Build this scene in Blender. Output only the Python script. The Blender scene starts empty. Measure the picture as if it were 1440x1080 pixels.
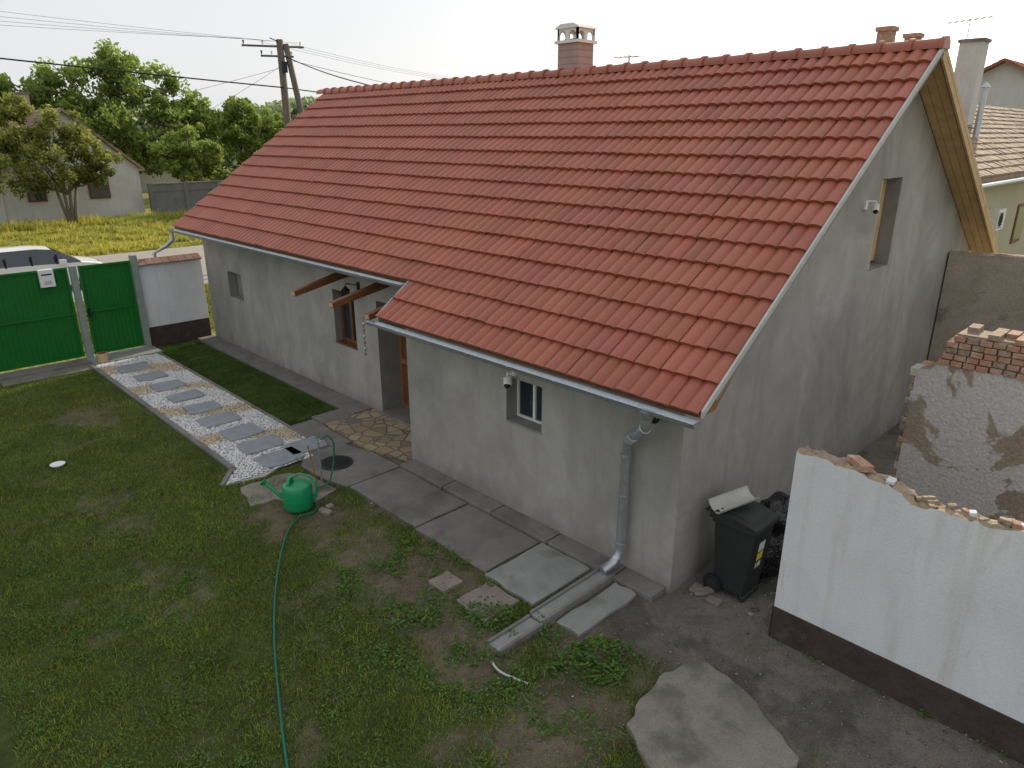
import bpy, math, random
import numpy as np
from mathutils import Vector, Matrix
random.seed(7); rng=np.random.default_rng(7)
sc=bpy.context.scene
sc.view_settings.view_transform='Standard'; sc.view_settings.look='None'; sc.view_settings.exposure=0
COL=sc.collection
# ------------------------------------------------------------------ materials
def mat(name,c1,c2=None,c3=None,scale=3.0,rough=.85,metal=0.0,bump=.3,bscale=60.,bdist=.01,stretch=(1,1,1),detail=5,spec=.3,fine=.15,c3scale=None,c3lo=.55,c3hi=.62,attr=None,dist=.3,streak=None,base=None):
    m=bpy.data.materials.new(name); m.use_nodes=True; nt=m.node_tree; N=nt.nodes; L=nt.links
    b=N['Principled BSDF']; b.inputs['Roughness'].default_value=rough; b.inputs['Metallic'].default_value=metal
    b.inputs['Specular IOR Level'].default_value=spec
    tc=N.new('ShaderNodeTexCoord'); mp=N.new('ShaderNodeMapping'); mp.inputs['Scale'].default_value=stretch
    L.new(tc.outputs['Object'],mp.inputs['Vector'])
    def noise(sc_,det=detail,d=dist,vec=mp):
        n=N.new('ShaderNodeTexNoise'); n.inputs['Scale'].default_value=sc_; n.inputs['Detail'].default_value=det
        n.inputs['Roughness'].default_value=.62; n.inputs['Distortion'].default_value=d
        L.new(vec.outputs[0],n.inputs['Vector']); return n
    def mix(fac,a,bb,blend='MIX'):
        x=N.new('ShaderNodeMix'); x.data_type='RGBA'; x.blend_type=blend
        if hasattr(fac,'node'): L.new(fac,x.inputs[0])
        else: x.inputs[0].default_value=fac
        for s,i in ((a,6),(bb,7)):
            if hasattr(s,'node'): L.new(s,x.inputs[i])
            else: x.inputs[i].default_value=(*s,1)
        return x.outputs[2]
    def rmp(sock,lo,hi):
        r=N.new('ShaderNodeMapRange'); r.inputs[1].default_value=lo; r.inputs[2].default_value=hi
        L.new(sock,r.inputs[0]); return r.outputs[0]
    if attr:
        at=N.new('ShaderNodeAttribute'); at.attribute_name=attr; col=at.outputs['Color']
        if c2 is not None: col=mix(rmp(noise(scale).outputs[0],.35,.7),col,mix(1.0,col,c2,'MULTIPLY'))
    else:
        col=c1
        if c2 is not None: col=mix(rmp(noise(scale).outputs[0],.3,.7),c1,c2)
    if c3 is not None: col=mix(rmp(noise(c3scale or scale*.6).outputs[0],c3lo,c3hi),col,c3)
    if streak is not None:
        m2=N.new('ShaderNodeMapping'); m2.inputs['Scale'].default_value=(5,5,.35); L.new(tc.outputs['Object'],m2.inputs['Vector'])
        col=mix(rmp(noise(1.0,4,0,m2).outputs[0],.55,.8),col,streak)
    if base is not None:  # splash / damp stain along the foot of the wall
        sx=N.new('ShaderNodeSeparateXYZ'); L.new(tc.outputs['Object'],sx.inputs[0])
        a=N.new('ShaderNodeMath'); a.operation='MULTIPLY_ADD'; L.new(noise(2.2,4,.5).outputs[0],a.inputs[0]); a.inputs[1].default_value=-1.1; L.new(sx.outputs[2],a.inputs[2])
        r=N.new('ShaderNodeMapRange'); r.inputs[1].default_value=-.15; r.inputs[2].default_value=-.55; r.inputs[3].default_value=0; r.inputs[4].default_value=.6; L.new(a.outputs[0],r.inputs[0])
        col=mix(r.outputs[0],col,base)
    if fine>0:
        g=rmp(noise(bscale*1.3,2,0).outputs[0],.25,.75)
        mm=N.new('ShaderNodeMapRange'); mm.inputs[3].default_value=1-fine; mm.inputs[4].default_value=1+fine; L.new(g,mm.inputs[0])
        v=N.new('ShaderNodeVectorMath'); v.operation='SCALE'
        if hasattr(col,'node'): L.new(col,v.inputs[0])
        else: v.inputs[0].default_value=col
        L.new(mm.outputs[0],v.inputs['Scale']); col=v.outputs[0]
    if hasattr(col,'node'): L.new(col,b.inputs['Base Color'])
    else: b.inputs['Base Color'].default_value=(*col,1)
    if bump>0:
        bp=N.new('ShaderNodeBump'); bp.inputs['Strength'].default_value=bump; bp.inputs['Distance'].default_value=bdist
        L.new(noise(bscale,3,0).outputs[0],bp.inputs['Height']); L.new(bp.outputs[0],b.inputs['Normal'])
    return m
M={}
M['stucco']=mat('stucco',(.295,.283,.264),(.405,.392,.37),(.232,.226,.213),scale=1.3,bscale=60,bump=.45,bdist=.008,fine=.06,stretch=(1,1,.7),c3scale=.6,c3lo=.48,c3hi=.72,streak=(.27,.26,.245),dist=.8,base=(.18,.165,.145))
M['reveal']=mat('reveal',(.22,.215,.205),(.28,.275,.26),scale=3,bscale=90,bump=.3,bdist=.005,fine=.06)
M['tile']=mat('tile',(0,0,0),(.86,.87,.88),scale=1.1,rough=.42,bscale=160,bump=.2,bdist=.003,fine=.07,attr='col',spec=.4)
M['galv']=mat('galv',(.40,.44,.48),(.52,.55,.58),scale=14,rough=.4,metal=.8,bump=0,fine=.08,bscale=40)
M['trim']=mat('trim',(.50,.50,.48),(.42,.42,.40),scale=6,rough=.5,bump=.05,fine=.04)
M['wood']=mat('wood',(.32,.17,.075),(.22,.11,.045),scale=5,rough=.6,bscale=60,bump=.2,fine=.15)
M['woodlt']=mat('woodlt',(.60,.43,.24),(.46,.31,.16),scale=4,rough=.65,bscale=50,bump=.2,fine=.15)
M['wooddk']=mat('wooddk',(.19,.08,.035),(.12,.05,.022),scale=6,rough=.5,bscale=50,bump=.2,fine=.15)
M['pole']=mat('pole',(.10,.085,.07),(.16,.135,.11),scale=3,rough=.9,bscale=30,stretch=(4,4,.5),fine=.2)
M['glass']=mat('glass',(.02,.03,.045),None,rough=.06,bump=0,fine=0,spec=.9)
M['dark']=mat('dark',(.012,.012,.013),None,rough=.8,bump=0,fine=0)
M['blackmetal']=mat('blackmetal',(.02,.02,.022),None,rough=.4,bump=0,fine=0,metal=.3)
M['whiteplastic']=mat('whiteplastic',(.75,.76,.77),None,rough=.35,bump=0,fine=0,spec=.5)
M['whiteframe']=mat('whiteframe',(.78,.78,.76),(.66,.66,.64),scale=10,rough=.5,bump=0,fine=.03)
M['whitewall']=mat('whitewall',(.73,.75,.77),(.63,.65,.68),(.50,.455,.39),scale=1.2,bscale=40,bump=.5,bdist=.012,fine=.04,stretch=(1,1.6,.8),c3scale=1.8,c3lo=.62,c3hi=.80,streak=(.56,.54,.50),dist=1)
M['plinth']=mat('plinth',(.045,.032,.028),(.075,.055,.048),(.12,.10,.085),scale=5,bscale=40,bump=.6,fine=.2,rough=.8,c3scale=3,c3lo=.6,c3hi=.75)
M['adobe']=mat('adobe',(.36,.29,.22),(.27,.22,.17),(.52,.49,.465),scale=2.5,bscale=22,bump=.8,bdist=.025,fine=.18,c3scale=.9,c3lo=.47,c3hi=.49,dist=.4)
M['adobecore']=mat('adobecore',(.38,.30,.22),(.28,.215,.155),scale=5,bscale=20,bump=1,bdist=.03,fine=.25)
M['tanwall']=mat('tanwall',(.30,.26,.21),(.39,.355,.30),(.21,.185,.155),(1.5),bscale=30,bump=.6,bdist=.02,fine=.2,dist=1)
M['brick']=mat('brick',(.42,.20,.125),(.38,.26,.19),(.50,.42,.34),scale=7,bscale=50,bump=.6,fine=.25,c3scale=9,c3lo=.5,c3hi=.7)
M['concrete']=mat('concrete',(.165,.152,.140),(.225,.212,.195),(.115,.105,.093),scale=2.4,bscale=70,bump=.5,bdist=.008,fine=.16,c3scale=1.3,c3lo=.50,c3hi=.72)
M['concretelt']=mat('concretelt',(.22,.23,.215),(.30,.305,.29),(.15,.15,.135),scale=3,bscale=70,bump=.5,bdist=.008,fine=.12,c3scale=2,c3lo=.55,c3hi=.75)
M['paver']=mat('paver',(.20,.16,.145),(.27,.23,.205),scale=5,bscale=60,bump=.5,fine=.15)
M['bigslab']=mat('bigslab',(.205,.188,.160),(.265,.245,.21),(.135,.125,.105),scale=3,bscale=50,bump=.8,bdist=.015,fine=.18,c3scale=2.2,c3lo=.48,c3hi=.66)
M['slate']=mat('slate',(.215,.235,.26),(.29,.31,.335),scale=6,bscale=45,bump=.5,bdist=.01,fine=.12,rough=.6)
M['gravelbed']=mat('gravelbed',(.48,.47,.46),(.38,.35,.31),scale=2,bscale=80,bump=.8,fine=.3)
M['soil']=mat('soil',(0,0,0),(.72,.72,.75),scale=7,rough=.95,bscale=45,bump=.8,bdist=.025,fine=.3,attr='col',spec=.1)
M['greenpaint']=mat('greenpaint',(.004,.15,.016),(.006,.125,.016),scale=3,rough=.45,bump=.05,fine=.04,spec=.4)
M['canplastic']=mat('canplastic',(.008,.26,.10),None,rough=.35,bump=0,fine=0,spec=.5)
M['hose']=mat('hose',(.01,.13,.085),None,rough=.45,bump=0,fine=0)
M['postgrey']=mat('postgrey',(.20,.25,.22),(.28,.32,.30),scale=8,rough=.7,bump=.2,fine=.1)
M['bin']=mat('bin',(.020,.026,.025),(.028,.034,.033),scale=5,rough=.5,bump=.1,fine=.1,spec=.4)
M['bag']=mat('bag',(.008,.008,.009),None,rough=.25,bump=1,bscale=9,bdist=.06,fine=0,spec=.6)
M['yellow']=mat('yellow',(.75,.6,.05),None,rough=.5,bump=0,fine=0)
M['ground']=mat('ground',(.20,.22,.05),(.28,.26,.085),(.28,.23,.12),scale=.35,bscale=6,bump=.8,bdist=.1,fine=.35,c3scale=.2)
M['road']=mat('road',(.36,.34,.30),(.29,.27,.24),(.22,.21,.12),scale=.5,bscale=12,bump=.4,fine=.1,c3scale=.3,c3lo=.62,c3hi=.7)
M['bgwall']=mat('bgwall',(.58,.58,.57),(.48,.47,.46),scale=.8,bscale=15,bump=.2,fine=.08,streak=(.44,.43,.41))
M['oldroof']=mat('oldroof',(.24,.18,.13),(.34,.26,.185),(.16,.13,.10),scale=1.5,bscale=10,bump=.5,bdist=.03,fine=.3)
M['redroof']=mat('redroof',(.30,.12,.08),(.24,.1,.07),scale=2,bscale=10,bump=.4,fine=.2)
M['yellowwall']=mat('yellowwall',(.46,.42,.30),(.40,.37,.27),scale=1,bscale=30,bump=.2,fine=.06)
M['blockwall']=mat('blockwall',(.14,.14,.14),(.19,.185,.18),(.10,.098,.09),scale=1,bscale=14,bump=.5,fine=.2)
M['bark']=mat('bark',(.12,.10,.08),(.20,.17,.14),scale=4,bscale=25,bump=.8,fine=.3,stretch=(3,3,.7))
M['chimney']=mat('chimney',(.36,.25,.225),(.43,.31,.28),scale=6,bscale=60,bump=.3,fine=.1)
M['carwhite']=mat('carwhite',(.75,.76,.78),None,rough=.2,bump=0,fine=0,spec=.6)
M['tyre']=mat('tyre',(.02,.02,.02),None,rough=.9,bump=0,fine=0)
M['coping']=mat('coping',(.22,.12,.09),(.30,.2,.16),scale=6,bscale=40,bump=.4,fine=.2)
def leafmat(name,tr):
    m=bpy.data.materials.new(name); m.use_nodes=True; nt=m.node_tree; N=nt.nodes; L=nt.links
    at=N.new('ShaderNodeAttribute'); at.attribute_name='col'; d=N.new('ShaderNodeBsdfDiffuse'); L.new(at.outputs['Color'],d.inputs[0]); N.remove(N['Principled BSDF'])
    if tr:
        t=N.new('ShaderNodeBsdfTranslucent'); mxs=N.new('ShaderNodeMixShader'); mxs.inputs[0].default_value=tr
        L.new(at.outputs['Color'],t.inputs[0]); L.new(d.outputs[0],mxs.inputs[1]); L.new(t.outputs[0],mxs.inputs[2]); L.new(mxs.outputs[0],N['Material Output'].inputs[0])
    else: L.new(d.outputs[0],N['Material Output'].inputs[0])
    return m
M['leaf']=leafmat('leaf',.5); M['scatter']=leafmat('scatter',0); M['grassblade']=leafmat('grassblade',.4)
def flagmat():
    m=bpy.data.materials.new('flagstone'); m.use_nodes=True; nt=m.node_tree; N=nt.nodes; L=nt.links; b=N['Principled BSDF']
    b.inputs['Roughness'].default_value=.8
    tc=N.new('ShaderNodeTexCoord')
    v=N.new('ShaderNodeTexVoronoi'); v.feature='DISTANCE_TO_EDGE'; v.inputs['Scale'].default_value=4.2
    v2=N.new('ShaderNodeTexVoronoi'); v2.inputs['Scale'].default_value=4.2
    L.new(tc.outputs['Object'],v.inputs['Vector']); L.new(tc.outputs['Object'],v2.inputs['Vector'])
    r=N.new('ShaderNodeValToRGB'); e=r.color_ramp.elements; e[0].position=.03; e[0].color=(0,0,0,1); e[1].position=.06; e[1].color=(1,1,1,1)
    L.new(v.outputs['Distance'],r.inputs[0])
    sp=N.new('ShaderNodeSeparateColor'); L.new(v2.outputs['Color'],sp.inputs[0])
    cr=N.new('ShaderNodeValToRGB'); e=cr.color_ramp.elements; e[0].color=(.24,.17,.10,1); e[1].color=(.38,.31,.19,1); L.new(sp.outputs[0],cr.inputs[0])
    x=N.new('ShaderNodeMix'); x.data_type='RGBA'; L.new(r.outputs[0],x.inputs[0]); x.inputs[6].default_value=(.16,.145,.125,1); L.new(cr.outputs[0],x.inputs[7])
    L.new(x.outputs[2],b.inputs['Base Color'])
    bp=N.new('ShaderNodeBump'); bp.inputs['Distance'].default_value=.015; L.new(r.outputs[0],bp.inputs['Height']); L.new(bp.outputs[0],b.inputs['Normal'])
    return m
M['flag']=flagmat()
# ------------------------------------------------------------------ builders
def empty(name,loc=(0,0,0)):
    o=bpy.data.objects.new(name,None); o.location=loc; COL.objects.link(o); o.empty_display_size=.2; return o
class B:
    def __init__(s,name,parent=None,bevel=0,smooth=False):
        s.n=name;s.p=parent;s.v=[];s.f=[];s.m=[];s.ms=[];s.bv=bevel;s.sm=smooth;s.col=[]
    def mi(s,m):
        if m not in s.ms: s.ms.append(m)
        return s.ms.index(m)
    def add(s,vs,fs,m,col=None):
        o=len(s.v); s.v+= [tuple(v) for v in vs]; k=s.mi(m)
        for f in fs: s.f.append([o+i for i in f]); s.m.append(k)
        if col is not None: s.col+=[col]*len(vs)
        return s
    def box(s,x0,x1,y0,y1,z0,z1,m,mtx=None):
        vs=[(x,y,z) for z in (z0,z1) for x,y in ((x0,y0),(x1,y0),(x1,y1),(x0,y1))]
        if mtx is not None: vs=[mtx@Vector(v) for v in vs]
        return s.add(vs,[(3,2,1,0),(4,5,6,7),(0,1,5,4),(1,2,6,5),(2,3,7,6),(3,0,4,7)],m)
    def prism(s,poly,z0,z1,m,f=lambda a,b,c:(a,b,c)):
        n=len(poly); vs=[f(a,b,z0) for a,b in poly]+[f(a,b,z1) for a,b in poly]
        return s.add(vs,[tuple(range(n))[::-1],tuple(range(n,2*n))]+[(i,(i+1)%n,n+(i+1)%n,n+i) for i in range(n)],m)
    def prismY(s,poly,y0,y1,m): return s.prism(poly,y0,y1,m,lambda a,b,c:(a,c,b))
    def prismX(s,poly,x0,x1,m): return s.prism(poly,x0,x1,m,lambda a,b,c:(c,a,b))
    def tube(s,pts,r,m,n=10,caps=True):
        pts=[Vector(p) for p in pts]; rs=r if isinstance(r,(list,tuple)) else [r]*len(pts)
        vs=[];fs=[];up=None
        for i,p in enumerate(pts):
            d=(pts[min(i+1,len(pts)-1)]-pts[max(i-1,0)]).normalized()
            if up is None: up=Vector((0,0,1)) if abs(d.z)<.9 else Vector((1,0,0))
            a=(up-d*up.dot(d)).normalized(); up=a; b=d.cross(a)
            for k in range(n):
                t=2*math.pi*k/n; vs.append(p+(a*math.cos(t)+b*math.sin(t))*rs[i])
        for i in range(len(pts)-1):
            for k in range(n): fs.append((i*n+k,i*n+(k+1)%n,(i+1)*n+(k+1)%n,(i+1)*n+k))
        if caps: fs.append(tuple(range(n))[::-1]); fs.append(tuple(range((len(pts)-1)*n,len(pts)*n)))
        return s.add(vs,fs,m)
    def cyl(s,x,y,z0,z1,r,m,n=20,r2=None): return s.tube([(x,y,z0),(x,y,z1)],[r,r if r2 is None else r2],m,n)
    def sphere(s,c,r,m,nu=14,nv=8,sc=(1,1,1)):
        vs=[];fs=[]
        for j in range(nv+1):
            t=math.pi*j/nv
            for i in range(nu):
                a=2*math.pi*i/nu; vs.append((c[0]+r*sc[0]*math.sin(t)*math.cos(a),c[1]+r*sc[1]*math.sin(t)*math.sin(a),c[2]+r*sc[2]*math.cos(t)))
        for j in range(nv):
            for i in range(nu): fs.append((j*nu+i,(j+1)*nu+i,(j+1)*nu+(i+1)%nu,j*nu+(i+1)%nu))
        return s.add(vs,fs,m)
    def done(s):
        me=bpy.data.meshes.new(s.n); me.from_pydata(s.v,[],s.f)
        for m in s.ms: me.materials.append(M[m])
        me.polygons.foreach_set('material_index',s.m)
        if s.sm: me.polygons.foreach_set('use_smooth',[True]*len(s.f))
        if s.col:
            a=me.color_attributes.new('col','FLOAT_COLOR','POINT'); a.data.foreach_set('color',np.array([(*c,1) for c in s.col],dtype=np.float32).ravel())
        me.update(); o=bpy.data.objects.new(s.n,me); COL.objects.link(o)
        if s.p: o.parent=s.p
        if s.bv:
            w=o.modifiers.new('b','BEVEL'); w.width=s.bv; w.segments=2; w.limit_method='ANGLE'
        if s.sm and s.sm!='all':
            try: me.set_sharp_from_angle(angle=math.radians(40))
            except Exception: pass
        return o
def npmesh(name,V,k,Cc,matn,parent=None,faces=None):
    me=bpy.data.meshes.new(name); V=np.asarray(V,dtype=np.float32); nv=len(V); me.vertices.add(nv); me.vertices.foreach_set('co',V.ravel())
    if faces is None: F=np.arange(nv).reshape(-1,k)
    else: F=faces
    kk=F.shape[1]; me.loops.add(F.size); me.loops.foreach_set('vertex_index',F.astype(np.int32).ravel())
    me.polygons.add(len(F)); me.polygons.foreach_set('loop_start',np.arange(0,F.size,kk,dtype=np.int32)); me.polygons.foreach_set('loop_total',np.full(len(F),kk,dtype=np.int32))
    me.update(calc_edges=True)
    a=me.color_attributes.new('col','FLOAT_COLOR','POINT'); c=np.ones((nv,4),dtype=np.float32); c[:,:3]=Cc; a.data.foreach_set('color',c.ravel())
    me.materials.append(M[matn]); o=bpy.data.objects.new(name,me); COL.objects.link(o)
    if parent: o.parent=parent
    return o
_g=rng.random((256,256))
def vnoise(x,y,s):
    x=np.asarray(x)*s+1000; y=np.asarray(y)*s+1000; xi=np.floor(x).astype(int); yi=np.floor(y).astype(int); fx=x-xi; fy=y-yi
    fx=fx*fx*(3-2*fx); fy=fy*fy*(3-2*fy); g=lambda a,b:_g[a%256,b%256]
    return (g(xi,yi)*(1-fx)+g(xi+1,yi)*fx)*(1-fy)+(g(xi,yi+1)*(1-fx)+g(xi+1,yi+1)*fx)*fy
def fbm(x,y,s,o=4):
    r=0;a=.5;t=0
    for i in range(o): r=r+a*vnoise(x,y,s*2**i); t+=a; a*=.55
    return r/t
# ------------------------------------------------------------------ camera
cam=bpy.data.cameras.new('cam'); co=bpy.data.objects.new('camera',cam); COL.objects.link(co); sc.camera=co
cam.sensor_width=36; cam.lens=25.0; cam.clip_end=3000; cam.clip_start=.1
co.location=(0,0,5); co.rotation_euler=(math.radians(90-19.34),0,math.radians(45.65-90))
# ------------------------------------------------------------------ light: low hazy sun behind the house
w=bpy.data.worlds.new('World'); sc.world=w; w.use_nodes=True; nt=w.node_tree; N=nt.nodes; L=nt.links
sky=N.new('ShaderNodeTexSky'); sky.sky_type='NISHITA'; sky.sun_disc=False
SUN_EL=math.radians(20); sdir=Vector((math.cos(math.radians(14)),math.sin(math.radians(14)),0))
rot=math.atan2(sdir.x,sdir.y)
sky.sun_elevation=SUN_EL; sky.sun_rotation=rot; sky.air_density=1; sky.dust_density=3; sky.ozone_density=1
hs=N.new('ShaderNodeHueSaturation'); hs.inputs['Saturation'].default_value=.4
mx=N.new('ShaderNodeMix'); mx.data_type='RGBA'; mx.inputs[0].default_value=.72; mx.inputs[7].default_value=(7.95,8.05,8.25,1)
L.new(sky.outputs[0],hs.inputs['Color']); L.new(hs.outputs[0],mx.inputs[6]); L.new(mx.outputs[2],N['Background'].inputs['Color']); N['Background'].inputs['Strength'].default_value=.12
sd=bpy.data.lights.new('sun','SUN'); sd.energy=5.0; sd.angle=math.radians(1.5); sd.color=(1,.86,.66)
so=bpy.data.objects.new('sun',sd); COL.objects.link(so)
vec=Vector((sdir.x*math.cos(SUN_EL),sdir.y*math.cos(SUN_EL),math.sin(SUN_EL)))
so.rotation_euler=vec.to_track_quat('Z','Y').to_euler(); so.location=(0,0,30)
# ------------------------------------------------------------------ house
H=empty('stucco_house',(11,11,0)); 
def child(b,par):
    b.p=None; o=b.done(); o.parent=par; o.matrix_parent_inverse=Matrix.Translation(par.location).inverted(); return o
SL=.705; RX,RZ=10.91,6.08; EX=5.75
def zf(x): return RZ-SL*(RX-x) if x<=RX else RZ-SL*(x-RX)*.86
GY=3.69; WX=6.15; MX=6.98; BX=15.9; FY=18.15
def wallcols(b,breaks,topf,ops,P,depth,m,mr,z0=-.05):
    us=sorted(set(breaks+[o[0] for o in ops]+[o[1] for o in ops]))
    for a,c in zip(us[:-1],us[1:]):
        segs=[]; z=z0
        for o in sorted([o for o in ops if o[0]<=a+1e-6 and o[1]>=c-1e-6],key=lambda q:q[2]):
            segs.append((z,z,o[2],o[2])); z=o[3]
        segs.append((z,z,topf(a),topf(c)))
        for s in segs:
            if s[3]-s[1]>1e-4 or s[2]-s[0]>1e-4: b.add([P(a,s[0],0),P(c,s[1],0),P(c,s[3],0),P(a,s[2],0)],[(0,1,2,3)],m)
    for u0,u1,za,zb in ops:
        d=depth
        for q in ([(u0,za),(u0,zb)],[(u1,za),(u1,zb)],[(u0,za),(u1,za)],[(u0,zb),(u1,zb)]):
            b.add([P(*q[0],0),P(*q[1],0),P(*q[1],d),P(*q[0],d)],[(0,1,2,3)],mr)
wb=B('walls')
u=lambda x:zf(x)-.13
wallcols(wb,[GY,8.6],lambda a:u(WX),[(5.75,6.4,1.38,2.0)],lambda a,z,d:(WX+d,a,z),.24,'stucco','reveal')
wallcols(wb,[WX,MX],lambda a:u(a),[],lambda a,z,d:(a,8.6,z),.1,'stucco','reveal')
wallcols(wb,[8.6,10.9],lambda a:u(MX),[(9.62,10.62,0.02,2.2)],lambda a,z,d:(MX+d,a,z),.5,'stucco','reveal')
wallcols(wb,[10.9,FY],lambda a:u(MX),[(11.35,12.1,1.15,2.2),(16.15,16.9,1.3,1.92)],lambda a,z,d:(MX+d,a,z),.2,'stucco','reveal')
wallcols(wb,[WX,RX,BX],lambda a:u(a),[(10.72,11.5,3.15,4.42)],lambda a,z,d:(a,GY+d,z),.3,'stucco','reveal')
wallcols(wb,[MX,RX,BX],lambda a:u(a),[],lambda a,z,d:(a,FY-d,z),.1,'stucco','reveal')
wallcols(wb,[GY,FY],lambda a:u(BX),[],lambda a,z,d:(BX-d,a,z),.1,'stucco','reveal')
wb.box(6.2,15.8,3.95,8.5,2.5,2.6,'dark'); wb.box(7.6,15.8,8.5,18.0,2.5,2.6,'dark')
wb.box(MX+.21,MX+.3,16.1,16.95,1.25,2.0,'reveal')
child(wb,H)
# roof tiles
rb=B('roof_tiles',smooth=True)
Lf=math.hypot(RX-EX,(RX-EX)*SL); NR=16; E=Lf/NR; TW=5.48/16; NC=44
def tilefield(b,org,S,Nn,sgn,c0,c1,r0,r1,NU=21):
    for r in range(r0,r1):
        for c in range(c0,c1):
            y0=3.3+c*TW+.002; col_v=random.random()
            base=np.array((.37,.112,.070))*(.93+.14*col_v)*(1+.03*math.sin(r*2.1)); base=base*np.array((1,1+random.uniform(-.05,.06),1+random.uniform(-.05,.07)))
            if random.random()<.02: base=base*.9
            ds=random.uniform(-.006,.006); dn=random.uniform(0,.004); tw=random.uniform(-.003,.003)
            vs=[];
            for lev in range(4):
                for i in range(NU):
                    uu=i/(NU-1); h=.040*abs(math.sin(2*math.pi*uu))**.85
                    if lev==0: s=r*E+ds+.006; n=h+.008
                    elif lev==1: s=r*E+ds; n=h+.046
                    elif lev==2: s=r*E+E*.5; n=h+.023
                    else: s=r*E+E*1.02; n=h
                    if lev<2: s-=.016*(h/.040)
                    n+=dn+tw*(uu-.5)*2
                    p=org+S*s+Nn*n
                    vs.append((p.x,y0+uu*(TW-.004),p.z))
            fs=[]
            for lev in range(3):
                for i in range(NU-1):
                    a=lev*NU+i; q=(a,a+1,a+NU+1,a+NU); fs.append(q if sgn<0 else q[::-1])
            b.add(vs,fs,'tile',tuple(base))
ang=math.atan(SL); S1=Vector((math.cos(ang),0,math.sin(ang))); N1=Vector((-math.sin(ang),0,math.cos(ang)))
o1=Vector((EX,0,zf(EX)))-N1*.03
tilefield(rb,o1,S1,N1,1,0,16,0,NR); tilefield(rb,o1,S1,N1,1,16,NC,2,NR)
a2=math.atan(SL*.86); S2=Vector((-math.cos(a2),0,math.sin(a2))); N2=Vector((math.sin(a2),0,math.cos(a2)))
L2=NR*E; o2=Vector((RX,0,RZ))-S2*(L2*.96)-N2*.03; EBX=o2.x
E_=E; E=E*.96; tilefield(rb,o2,S2,N2,-1,0,NC,0,NR,11); E=E_
child(rb,H)
YE=3.3+NC*TW
rc=B('ridge_caps',smooth=True)
y=3.26
while y<YE:
    base=np.array((.36,.115,.075))*random.uniform(.9,1.08)
    rings=[(y-.01,.140),(y+.05,.142),(y+.06,.122),(y+.41,.110)]
    vs=[];fs=[];n=12; zc=RZ-.03+random.uniform(-.004,.004)
    for yy,r in rings:
        for k in range(n+1):
            t=math.pi*(k/n)*1.1-.05*math.pi; vs.append((RX+r*1.0*math.cos(t),yy,zc+r*.95*math.sin(t)))
    for a in range(3):
        for k in range(n): fs.append((a*(n+1)+k,a*(n+1)+k+1,(a+1)*(n+1)+k+1,(a+1)*(n+1)+k))
    fs.append(tuple(range(n+1)))
    rc.add(vs,fs,'tile',tuple(base)); y+=.385
child(rc,H)
dk=B('roof_deck')
def off(x,d): return zf(x)-d
dk.prismY([(EX+.06,off(EX+.06,.045)),(RX,RZ-.045),(RX,RZ-.10),(EX+.06,off(EX+.06,.10))],3.31,8.77,'wooddk')
dk.prismY([(6.44,off(6.44,.045)),(RX,RZ-.045),(RX,RZ-.10),(6.44,off(6.44,.10))],8.775,YE-.02,'wooddk')
dk.prismY([(RX+.001,RZ-.045),(EBX-.05,off(EBX-.05,.045)),(EBX-.05,off(EBX-.05,.10)),(RX+.001,RZ-.10)],3.31,YE-.02,'wooddk')
for k in range(3):
    ya=3.33+k*.12
    dk.prismY([(EX+.1,off(EX+.1,.103)),(RX,RZ-.103),(RX,RZ-.125),(EX+.1,off(EX+.1,.125))],ya,ya+.112,'woodlt')
    dk.prismY([(RX+.001,RZ-.103),(EBX-.05,off(EBX-.05,.103)),(EBX-.05,off(EBX-.05,.125)),(RX+.001,RZ-.125)],ya,ya+.112,'woodlt')
for ya,yb,d0,d1,mm in ((3.266,3.292,-.025,.05,'trim'),(3.27,3.30,.05,.17,'woodlt')):
    e0=EX+.02 if mm=='trim' else EX+.25
    if mm=='trim': dk.prismY([(e0,off(e0,d0)),(RX,RZ-d0),(RX,RZ-d1),(e0,off(e0,d1))],ya,yb,mm)
    else: dk.prismY([(e0,off(e0,d0)),(RX,RZ-d0),(RX,RZ-.10),(e0,off(e0,.10))],ya,yb,'reveal')
    dk.prismY([(RX+.001,RZ-d0),(EBX,off(EBX,d0)),(EBX,off(EBX,d1)),(RX+.001,RZ-d1)],ya,yb,mm if mm!='trim' else 'woodlt')
dk.prismY([(EX+.02,off(EX+.02,.055)),(6.45,off(6.45,.055)),(6.45,off(6.45,.17)),(EX+.3,off(EX+.3,.25))],3.303,3.33,'wood')
dk.prismY([(EX+.04,off(EX+.04,.0)),(6.44,off(6.44,.0)),(6.44,off(6.44,.12)),(EX+.04,off(EX+.04,.12))],8.79,8.81,'trim')
y=9.1
while y<18.2:
    dk.prismY([(6.46,off(6.46,.105)),(7.05,off(7.05,.105)),(7.05,off(7.05,.2)),(6.46,off(6.46,.2))],y,y+.07,'woodlt'); y+=.75
child(dk,H)
gt=B('gutter',smooth=True)
def gutter(xc,zc,y0,y1,r=.068):
    n=10
    prof=[(xc+r*math.cos(math.pi+math.pi*k/n),zc+r*math.sin(math.pi+math.pi*k/n)) for k in range(n+1)]
    prof=[(xc-r-.008,zc+.008)]+prof
    ins=[(xc+(a-xc)*.9,zc+(b-zc)*.9+.004) for a,b in prof]
    P=prof+ins[::-1]; gt.prismY(P,y0,y1,'galv')
    for yy in (y0,y1-.006): gt.prismY(prof,yy-.003,yy+.009,'galv')
    yy=y0+.3
    while yy<y1:
        gt.prismY([(a+(a-xc)*.06,b-.004) for a,b in prof[1:]]+[(a,b) for a,b in prof[1:]][::-1],yy,yy+.03,'galv'); yy+=.75
gutter(EX-.055,zf(EX)-.065,3.28,8.85); gutter(6.34,zf(6.39)-.06,8.86,YE+.02)
zc=zf(EX)-.13
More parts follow.
